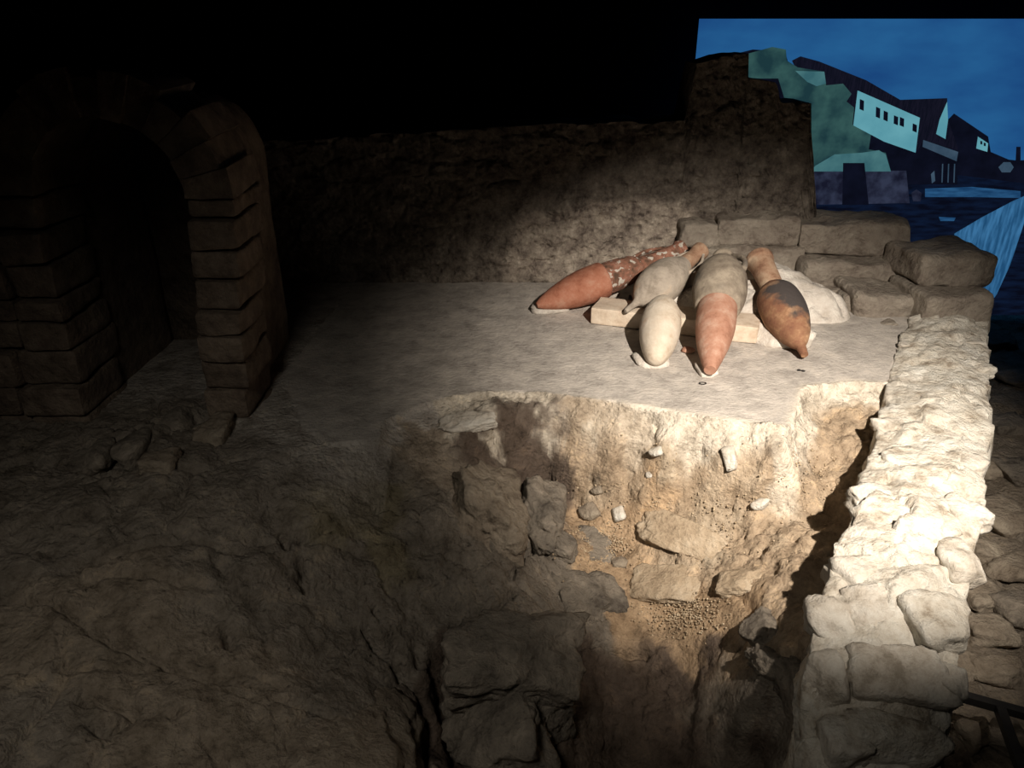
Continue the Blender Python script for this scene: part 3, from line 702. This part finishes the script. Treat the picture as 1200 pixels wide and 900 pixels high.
def pic(name, pts, k, mat):
    """a flat printed shape of the projected picture, on the screen plane"""
    V = np.array([scr(x, y, k) for x, y in pts]); V[:, 0] = np.clip(V[:, 0], SX0, SX1); V[:, 2] = np.clip(V[:, 2], SZ0, SZ1)
    return mesh_obj(name, V-so, [tuple(range(len(pts)))], mat, SCREEN, smooth=False)
pic('picture_ground', [(820, 205), (1000, 200), (1115, 196), (1180, 188), (1300, 186), (1420, 190), (1420, 420), (820, 420)], 1, E_navy)
pic('picture_hill', [(818, 71), (850, 66), (882, 58), (920, 60), (928, 90), (1004, 112), (1036, 166), (1036, 215), (818, 215)], 2, E_dark)
pic('picture_long_roof', [(928, 71), (938, 66), (960, 72), (1015, 94), (1055, 117), (1080, 131), (1079, 140), (1005, 108), (1003, 150), (960, 140)], 3, E_roof)
pic('picture_far_house', [(1111, 140), (1118, 133), (1158, 160), (1161, 178), (1182, 187), (1210, 190), (1210, 216), (1113, 204)], 2, E_dark)
pic('picture_far_gable', [(1146, 160), (1158, 168), (1157, 178), (1144, 174)], 3, E_white)
pic('picture_middle_house', [(1055, 117), (1110, 115), (1111, 140), (1122, 172), (1122, 200), (1075, 200), (1072, 150)], 3, E_roof)
pic('picture_middle_gable', [(1110, 119), (1111, 141), (1108, 163), (1097, 157), (1101, 140)], 4, E_white)
pic('picture_porch_shade', [(1035, 164), (1075, 178), (1082, 164), (1122, 176), (1122, 216), (1030, 216), (1030, 190)], 4, E_dark)
pic('picture_porch_roof', [(1082, 164), (1123, 178), (1121, 189), (1081, 172)], 5, E_grey)
pic('picture_ruin', [(876, 63), (905, 55), (921, 58), (922, 71), (935, 79), (966, 84), (968, 100), (988, 98), (998, 110), (992, 119), (1001, 126), (999, 146), (1006, 150), (1021, 156), (1018, 175), (1038, 179), (1044, 201), (948, 201), (948, 120), (920, 118), (912, 92), (876, 92)], 5, E_green)
pic('picture_ruin_stone', [(932, 83), (966, 84), (968, 98), (957, 101), (946, 96)], 6, E_green2)
pic('picture_ruin_ledge', [(978, 181), (1010, 179), (1030, 176), (1038, 181), (1044, 201), (948, 201), (956, 194)], 6, E_green2)
pic('picture_low_wall', [(954, 200), (1062, 200), (1066, 238), (950, 240)], 5, E_low)
pic('picture_doorway', [(988, 191), (1013, 191), (1018, 240), (987, 240)], 7, E_dark)
pic('picture_white_house', [(1005, 106), (1078, 138), (1073, 179), (1036, 166), (1000, 147)], 6, E_white)
for (x, y, h_) in ((1010, 123, 12), (1029, 132, 12), (1038, 136, 11), (1050, 141, 10), (1057, 143, 10), (1072, 150, 9)):
    pic('picture_window', [(x-2.4, y-h_/2-1), (x+2.6, y-h_/2+1.2), (x+2.2, y+h_/2+1), (x-2.8, y+h_/2-1.2)], 7, E_dark)
for (x, y) in ((1150, 167), (1154, 169)):
    pic('picture_window', [(x-1.2, y-2), (x+1.2, y-1.4), (x+1.2, y+2.4), (x-1.2, y+2)], 4, E_dark)
pic('picture_post', [(1191, 172), (1196, 172), (1196, 191), (1190, 191)], 3, E_dark)
pic('picture_bush', [(1170, 196), (1176, 190), (1184, 190), (1188, 196), (1184, 202), (1174, 202)], 3, E_grey)
for x in (1104, 1111, 1118):
    pic('picture_porch_post', [(x, 192), (x+1.4, 192), (x+.6, 214), (x-.8, 214)], 6, E_grey)
pic('picture_figure', [(1091, 204), (1095, 200), (1096, 212), (1092, 215)], 6, E_grey)
pic('picture_barrel', [(1068, 226), (1074, 222), (1080, 226), (1079, 236), (1070, 236)], 7, E_low)
pic('picture_quay_edge', [(1084, 221), (1140, 219), (1196, 224), (1196, 232), (1140, 231), (1084, 231)], 2, E_streak)
pic('picture_quay_streak', [(1100, 254), (1120, 255), (1118, 259), (1102, 259)], 2, E_streak)
pic('picture_water', [(1118, 274), (1150, 255), (1186, 236), (1202, 229), (1240, 215), (1240, 240), (1200, 262), (1184, 310), (1168, 345), (1150, 372), (1140, 330)], 3, E_water)

# ------------------------------------------------------------------ amphora display: mound, support, jars
def revolve(profile, seg=56, wob=0.0, seed=0):
    pr = np.array(profile); a = np.linspace(0, 2*math.pi, seg, endpoint=False)
    V = np.array([(r*math.cos(t), r*math.sin(t), z) for z, r in pr for t in a])
    if wob:
        k = 1+wob*fbm(V*5+seed*3, 3, seed); V[:, 0] *= k; V[:, 1] *= k
    F = grid_faces(len(pr), seg, True)
    F.append(tuple(range(seg))); F.append(tuple((len(pr)-1)*seg+k for k in range(seg))[::-1])
    return V, F
def smooth_profile(pts, n=60):
    """Catmull-Rom through (distance along axis, radius)"""
    P = np.array(pts, float); P = np.vstack([2*P[0]-P[1], P, 2*P[-1]-P[-2]]); out = []
    m = len(P)-3
    for i in range(m):
        for t in np.linspace(0, 1, max(3, n//m), endpoint=(i == m-1)):
            p0, p1, p2, p3 = P[i:i+4]
            out.append(0.5*((2*p1)+(-p0+p2)*t+(2*p0-5*p1+4*p2-p3)*t*t+(-p0+3*p1-3*p2+p3)*t**3))
    o = np.array(out); o[:, 1] = np.maximum(o[:, 1], 0.002); return o
def frame_of(toe, end):
    toe = np.array(toe); end = np.array(end); ax = end-toe; Ln = np.linalg.norm(ax); ax /= Ln
    sx = np.cross(ax, (0, 0, 1)); sx /= np.linalg.norm(sx); sy = np.cross(ax, sx)
    return toe, np.array([sx, sy, ax]), Ln           # rows: local x, y, z in world
def tube(path, rad, seg=12, flat=1.0):
    P = np.array(path, float); V = []
    for i in range(len(P)):
        t = P[min(i+1, len(P)-1)]-P[max(i-1, 0)]; t /= np.linalg.norm(t)
        a = np.cross(t, (0.31, 0.2, 0.93)); a /= np.linalg.norm(a); b = np.cross(t, a)
        for k in range(seg):
            q = 2*math.pi*k/seg; V.append(P[i]+rad*(math.cos(q)*a+flat*math.sin(q)*b))
    F = grid_faces(len(P), seg, True); F.append(tuple(range(seg))[::-1]); F.append(tuple((len(P)-1)*seg+k for k in range(seg)))
    return np.array(V), F
def jar(label, toe, end, parts, handles=None, seed=1, sub=None):
    """parts: name, profile (fraction of the length, radius in m), material"""
    o0, B, Ln = frame_of(toe, end)
    root = empty('amphora', tuple(o0)); tag(root, label, 'amphora', 'amphorae lying on the mortar floor')
    made = {}
    for nm, prof, mat in parts:
        V, F = revolve(smooth_profile([(a*Ln, r) for a, r in prof]), wob=.025, seed=seed)
        made[nm] = mesh_obj(nm, V @ B, F, mat, root, sharp=50)
    if handles:
        a0, a1, r0, r1, bow, th, mat, angs = handles
        for an in angs:
            c, s_ = math.cos(an), math.sin(an); path = []
            for t in np.linspace(0, 1, 18):
                z = (a0+(a1-a0)*t)*Ln; r = r0+(r1-r0)*t + bow*math.sin(math.pi*min(1, t*1.05))**0.8
                path.append((r*c, r*s_, z))
            V, F = tube(path, th, 12, .7); mesh_obj('handle', V @ B, F, mat, root)
    return root
# red restored jar by the back wall
T1 = at_z(629, 358, .07); E1 = at_Y(800, 292, 5.58)
jar('red amphora with white-crusted upper half beside the back wall', T1, E1,
    [('lower_body', [(0, .018), (.03, .04), (.10, .075), (.2, .108), (.30, .128), (.40, .134), (.435, .133), (.445, .12)], M_red),
     ('upper_body', [(.41, .110), (.46, .116), (.55, .112), (.63, .098), (.68, .075)], M_encrust),
     ('neck', [(.66, .078), (.72, .062), (.85, .056), (.95, .060), (.97, .072), (1.0, .070), (1.0, .05)], M_encrust)],
    (.66, .93, .07, .055, .04, .018, M_encrust, (math.pi*.15, math.pi*1.15)), 3)
# grey beige jar with a spike
T2 = at_Y(733, 365, 4.80); E2 = at_Y(822, 293, 5.34)
jar('grey beige amphora with a slender spike foot pointing over the support block', T2, E2,
    [('body', [(0, .012), (.02, .019), (.10, .022), (.15, .034), (.20, .072), (.28, .116), (.40, .142), (.52, .140), (.62, .118), (.70, .085), (.75, .065)], M_beige),
     ('neck', [(.73, .066), (.80, .056), (.90, .052), (.95, .062), (1.0, .062), (1.0, .045)], M_tanclay)],
    (.66, .94, .09, .05, .035, .016, M_beige, (0.0, math.pi)), 7)
# small cream jar
T3 = at_z(768, 424, .055); E3 = at_Y(778, 352, 4.74)
jar('short plump cream amphora leaning against the support block', T3, E3,
    [('body', [(0, .022), (.03, .048), (.12, .078), (.28, .107), (.48, .124), (.68, .122), (.84, .098), (.95, .066), (1.0, .04)], M_white)], None, 11)
# grey jar restored with a red lower half
T4 = at_z(832, 434, .06); E4 = at_Y(848, 300, 5.12)
jar('large amphora with swollen grey upper half on a pale red tapering lower half', T4, E4,
    [('lower_body', [(0, .034), (.015, .040), (.10, .068), (.20, .096), (.32, .117), (.42, .122), (.52, .121), (.58, .12)], M_redpale),
     ('upper_body', [(.495, .128), (.51, .142), (.58, .163), (.68, .172), (.78, .160), (.86, .125), (.90, .085)], M_greyclay),
     ('neck', [(.87, .095), (.91, .068), (.95, .064), (.97, .074), (.99, .07), (.99, .05)], M_greyclay)],
    (.76, .96, .150, .064, .050, .022, M_greyclay, (-.60, math.pi-.60)), 15)
# smoked brown jar
T5 = at_z(943, 416, .045); E5 = at_Y(889, 303, 5.20)
jar('brown amphora with black smoke stain and long tan neck on the white mound', T5, E5,
    [('body', [(0, .022), (.04, .027), (.08, .034), (.13, .066), (.22, .106), (.34, .135), (.46, .142), (.56, .132), (.62, .105), (.66, .075)], M_brown),
     ('neck', [(.60, .066), (.68, .074), (.80, .078), (.92, .084), (.96, .094), (1.0, .092), (1.0, .06)], M_tanclay)], None, 19)

# white gypsum mound holding the necks
def build_mound():
    xs = np.arange(0.85, 2.45, .014); ys = np.arange(4.5, 5.75, .014)
    XX, YY = np.meshgrid(xs, ys, indexing='ij'); XY = np.stack([XX.ravel(), YY.ravel()], 1); N = len(XY)
    P3 = np.hstack([XY, np.zeros((N, 1))])
    def lump(cx, cy, rx, ry, h, p=2.0, rot=0):
        c, s_ = math.cos(rot), math.sin(rot); dx = (XY[:, 0]-cx); dy = XY[:, 1]-cy
        a = (c*dx+s_*dy)/rx; b = (-s_*dx+c*dy)/ry
        return h*np.clip(1-(np.abs(a)**p+np.abs(b)**p), 0, 1)**.6
    z = np.maximum.reduce([lump(1.15, 5.26, .36, .25, .24), lump(1.50, 5.20, .40, .33, .25, 2.4), lump(1.85, 5.28, .36, .27, .33, 2.2), lump(2.04, 5.20, .34, .25, .22, 2.0, -.4), lump(1.72, 4.95, .16, .34, .14), lump(1.12, 5.20, .26, .22, .26), lump(1.40, 5.16, .32, .26, .30, 2.4), lump(1.62, 5.08, .24, .30, .26)])
    z = z*(1+.25*fbm(P3*5, 4, 1001)) + (z > 0.02)*(.02*fbm(P3*13, 4, 1002))
    f = np.abs(fbm(P3*4+3, 2, 1010)); z -= 0.04*np.exp(-(f/.04)**2)*(z > .05)
    z -= 0.012
    V = np.column_stack([XY, z]); nx, ny = len(xs), len(ys); idx = np.arange(N).reshape(nx, ny)
    F = np.stack([idx[:-1, :-1], idx[1:, :-1], idx[1:, 1:], idx[:-1, 1:]], -1).reshape(-1, 4)
    F = F[(z[F] > -0.011).any(1)]; u, inv = np.unique(F, return_inverse=True)
    o = mesh_obj('plaster_mound', V[u], inv.reshape(-1, 4), M_plaster)
    return o
tag(build_mound(), 'lumpy white plaster mound propping up the amphora necks', 'mound')
# beige support block across the front
b0 = at_z(692, 380, 0); b1 = at_z(886, 404, 0)
dv = b1-b0; ln = np.linalg.norm(dv[:2]); rz = math.atan2(dv[1], dv[0]); pn = np.array([-math.sin(rz), math.cos(rz), 0])
c = (b0+b1)/2 + pn*.13
tag(block('support_block', (c[0], c[1], .060), (ln/2, .13, .058), rz, M_beam, 1021, r=.010, n=13, rough=.006), 'long low beige block propping the amphorae', 'block')

# plaster wedges under the jar tips
def wedge(px, py, w_, h_, a, th, sk, seed, label):
    o = stone_at('plaster_wedge', px, py, w_, h_, a, th, sk, M_plaster, seed, fn=lambda x, y: at_z(x, y, 0), n=(0, 0, 1), sub=3, planes=9, power=10)
    tag(o, label, 'wedge', 'plaster wedges under the jars')
wedge(645, 363, 46, 12, 0, .075, .008, 1031, 'white plaster wedge under the tip of the red amphora by the back wall')
wedge(763, 424, 42, 18, .1, .06, .012, 1032, 'white plaster wedge under the tip of the cream amphora')
wedge(828, 436, 24, 16, .2, .05, .01, 1033, 'white plaster wedge under the tip of the pale red amphora half')
wedge(916, 402, 76, 15, -.66, .12, .015, 1034, 'long white plaster wedge under the brown smoke-stained amphora')
wedge(886, 388, 18, 34, .3, .13, .02, 1035, 'upright white plaster wedge between support block and brown amphora')
wedge(706, 347, 34, 16, .3, .19, .01, 1036, 'white plaster wedge on the end of the support block')
# small things on the floor
V, F = tube([(0.020*math.cos(t), 0.013*math.sin(t), 0) for t in np.linspace(0, 2*math.pi, 30)], .0028, 8)
o = mesh_obj('wire_ring', V, F, M_iron); p = at_z(823.5, 449, .006); o.location = tuple(p); tag(o, 'tiny dark wire ring lying on the mortar floor', 'ring')
for i, (px, py, w_, h_, m, lb, ct) in enumerate([
    (806, 412, 16, 9, M_redpale, 'small orange pottery sherd beside the pale red amphora half', 'sherd'),
    (941, 435, 4, 3, M_iron, 'tiny black crumb on the floor below the brown amphora foot', 'crumb'), (936, 434, 4, 3, M_iron, 'tiny dark speck on the floor below the brown amphora foot', 'crumb')]):
    tag(stone_at('floor_sherd' if ct == 'sherd' else 'floor_crumb', px, py, w_, h_, .3, .03 if i == 0 else .008, .004 if i == 0 else .001, m, 1050+i, fn=lambda x, y: at_z(x, y, 0.002), n=(0, 0, 1), sub=2), lb, ct)

# ------------------------------------------------------------------ loose stones in the pit
loose = [
 (692, 601, 22, 20, .5, .07, .02, M_stone_t, 'small tan wedge-shaped stone on the sand below the earth face'),
 (725, 603, 17, 17, .3, .06, .02, M_stone_w, 'small pale rounded stone at the foot of the earth face'),
 (657, 644, 42, 26, -.25, .10, .03, M_stone_g, 'flat grey stone lodged between the bedrock and the sand'),
 (798, 632, 112, 44, -.62, .11, .055, M_stone_e, 'long tan slab tilted across the sandy pit with a cracked lower edge'),
 (782, 686, 92, 46, -.35, .12, .06, M_stone_e, 'broad tan slab half buried in the sand of the pit'),
 (890, 591, 22, 15, -.1, .06, .012, M_stone_w, 'small pale chip stuck on the lit earth slope'),
 (856, 537, 16, 30, .2, .07, .02, M_stone_w, 'upright pale chip under the broken slab edge'),
 (726, 660, 20, 12, .2, .05, .02, M_stone_t, 'small brown stone lying on the gravel of the pit'),
 (868, 680, 50, 34, -.6, .09, .045, M_stone_e, 'brown stone low on the slope beside the shadow of the wall'),
 (894, 740, 46, 34, -.3, .11, .04, M_stone_g, 'grey stone at the foot of the slope near the rubble wall'),
 (548, 497, 70, 22, .25, .08, .03, M_stone_w, 'pale flat mortar fragment on the edge above the dark hollow'),
 (770, 530, 16, 12, .2, .05, .015, M_stone_w, 'tiny pale chip high on the earth face'),
 (700, 575, 14, 10, .2, .05, .015, M_stone_t, 'tiny tan pebble on the lower earth face'),
 (765, 556, 12, 9, 0, .04, .012, M_stone_w, 'tiny white chip on the middle of the earth face')]
for i, (px, py, w_, h_, a, th, sk, m, lb) in enumerate(loose):
    tag(stone_at('loose_stone', px, py, w_, h_, a, th, sk, m, 1100+i, sub=5 if w_ > 30 else 3, planes=8, power=32, rough=.12 if w_ > 30 else .06), lb, 'stone', 'loose stones in the pit')
# gravel scattered over the sand (uncountable)
def build_gravel():
    rng = np.random.RandomState(4); V = []; F = []
    D, FI = ico(1)
    for (cx, cy, sx, sy, cnt) in ((705, 640, 34, 26, 520), (800, 722, 40, 22, 480), (830, 610, 60, 40, 200), (760, 570, 80, 40, 200), (950, 560, 30, 60, 200)):
        for k in range(cnt):
            px, py = cx+rng.normal()*sx*.6, cy+rng.normal()*sy*.6
            d = ray(px, py)
            p = None
            z = -0.5
            V0 = (px, py); F.append((V0, rng.uniform(.0025, .0055)))
    q = np.array([f[0] for f in F]); rad = np.array([f[1] for f in F])
    zz = np.full(len(q), -.4)
    for it in range(30):
        P = np.array([at_z(a, b, z_) for (a, b), z_ in zip(q, zz)]); zz = .6*zz+.4*ground_base(P[:, :2])[0]
    P = np.array([at_z(a, b, z_) for (a, b), z_ in zip(q, zz)])
    VV = []; FF = []
    for i in range(len(P)):
        sc = rad[i]*(0.6+0.8*rng.rand(3)); b = len(VV)*len(D)
        VV.append(D*sc+P[i]+np.array([0, 0, .012])); FF += [tuple(b+j for j in f) for f in FI]
    return mesh_obj('gravel', np.vstack(VV), FF, M_gravel)
tag(build_gravel(), 'fine gravel scattered over the sandy pit floor', 'gravel', kind='stuff')

# ------------------------------------------------------------------ dark iron frame low on the right
IR = empty('iron_frame', tuple(at_z(1160, 824, -.93))); tag(IR, 'dark iron bar frame standing on the stony ground beside the wall', 'frame')
def bar(name, a, b, r):
    a = np.array(a); b = np.array(b); t = (b-a)/np.linalg.norm(b-a); s_ = np.cross(t, (0, 0, 1) if abs(t[2]) < .9 else (1, 0, 0)); s_ /= np.linalg.norm(s_); u = np.cross(s_, t)
    V = [p+r*(i*s_+j*u) for p in (a, b) for i, j in ((-1, -1), (1, -1), (1, 1), (-1, 1))]
    F = [(0, 1, 2, 3), (7, 6, 5, 4), (0, 4, 5, 1), (1, 5, 6, 2), (2, 6, 7, 3), (3, 7, 4, 0)]
    mesh_obj(name, local(np.array(V), IR), F, M_iron, IR, smooth=False)
q0 = at_z(1116, 813, -.70); q1 = at_z(1250, 850, -.70); q2 = at_z(1172, 832, -.70); q3 = at_z(1204, 920, -.70)
bar('top_bar', q0, q1, .018); bar('cross_bar', q2, q3, .018)
for q in (q0, q1, q3): bar('post', q, q+np.array([0, 0, -.30]), .015)
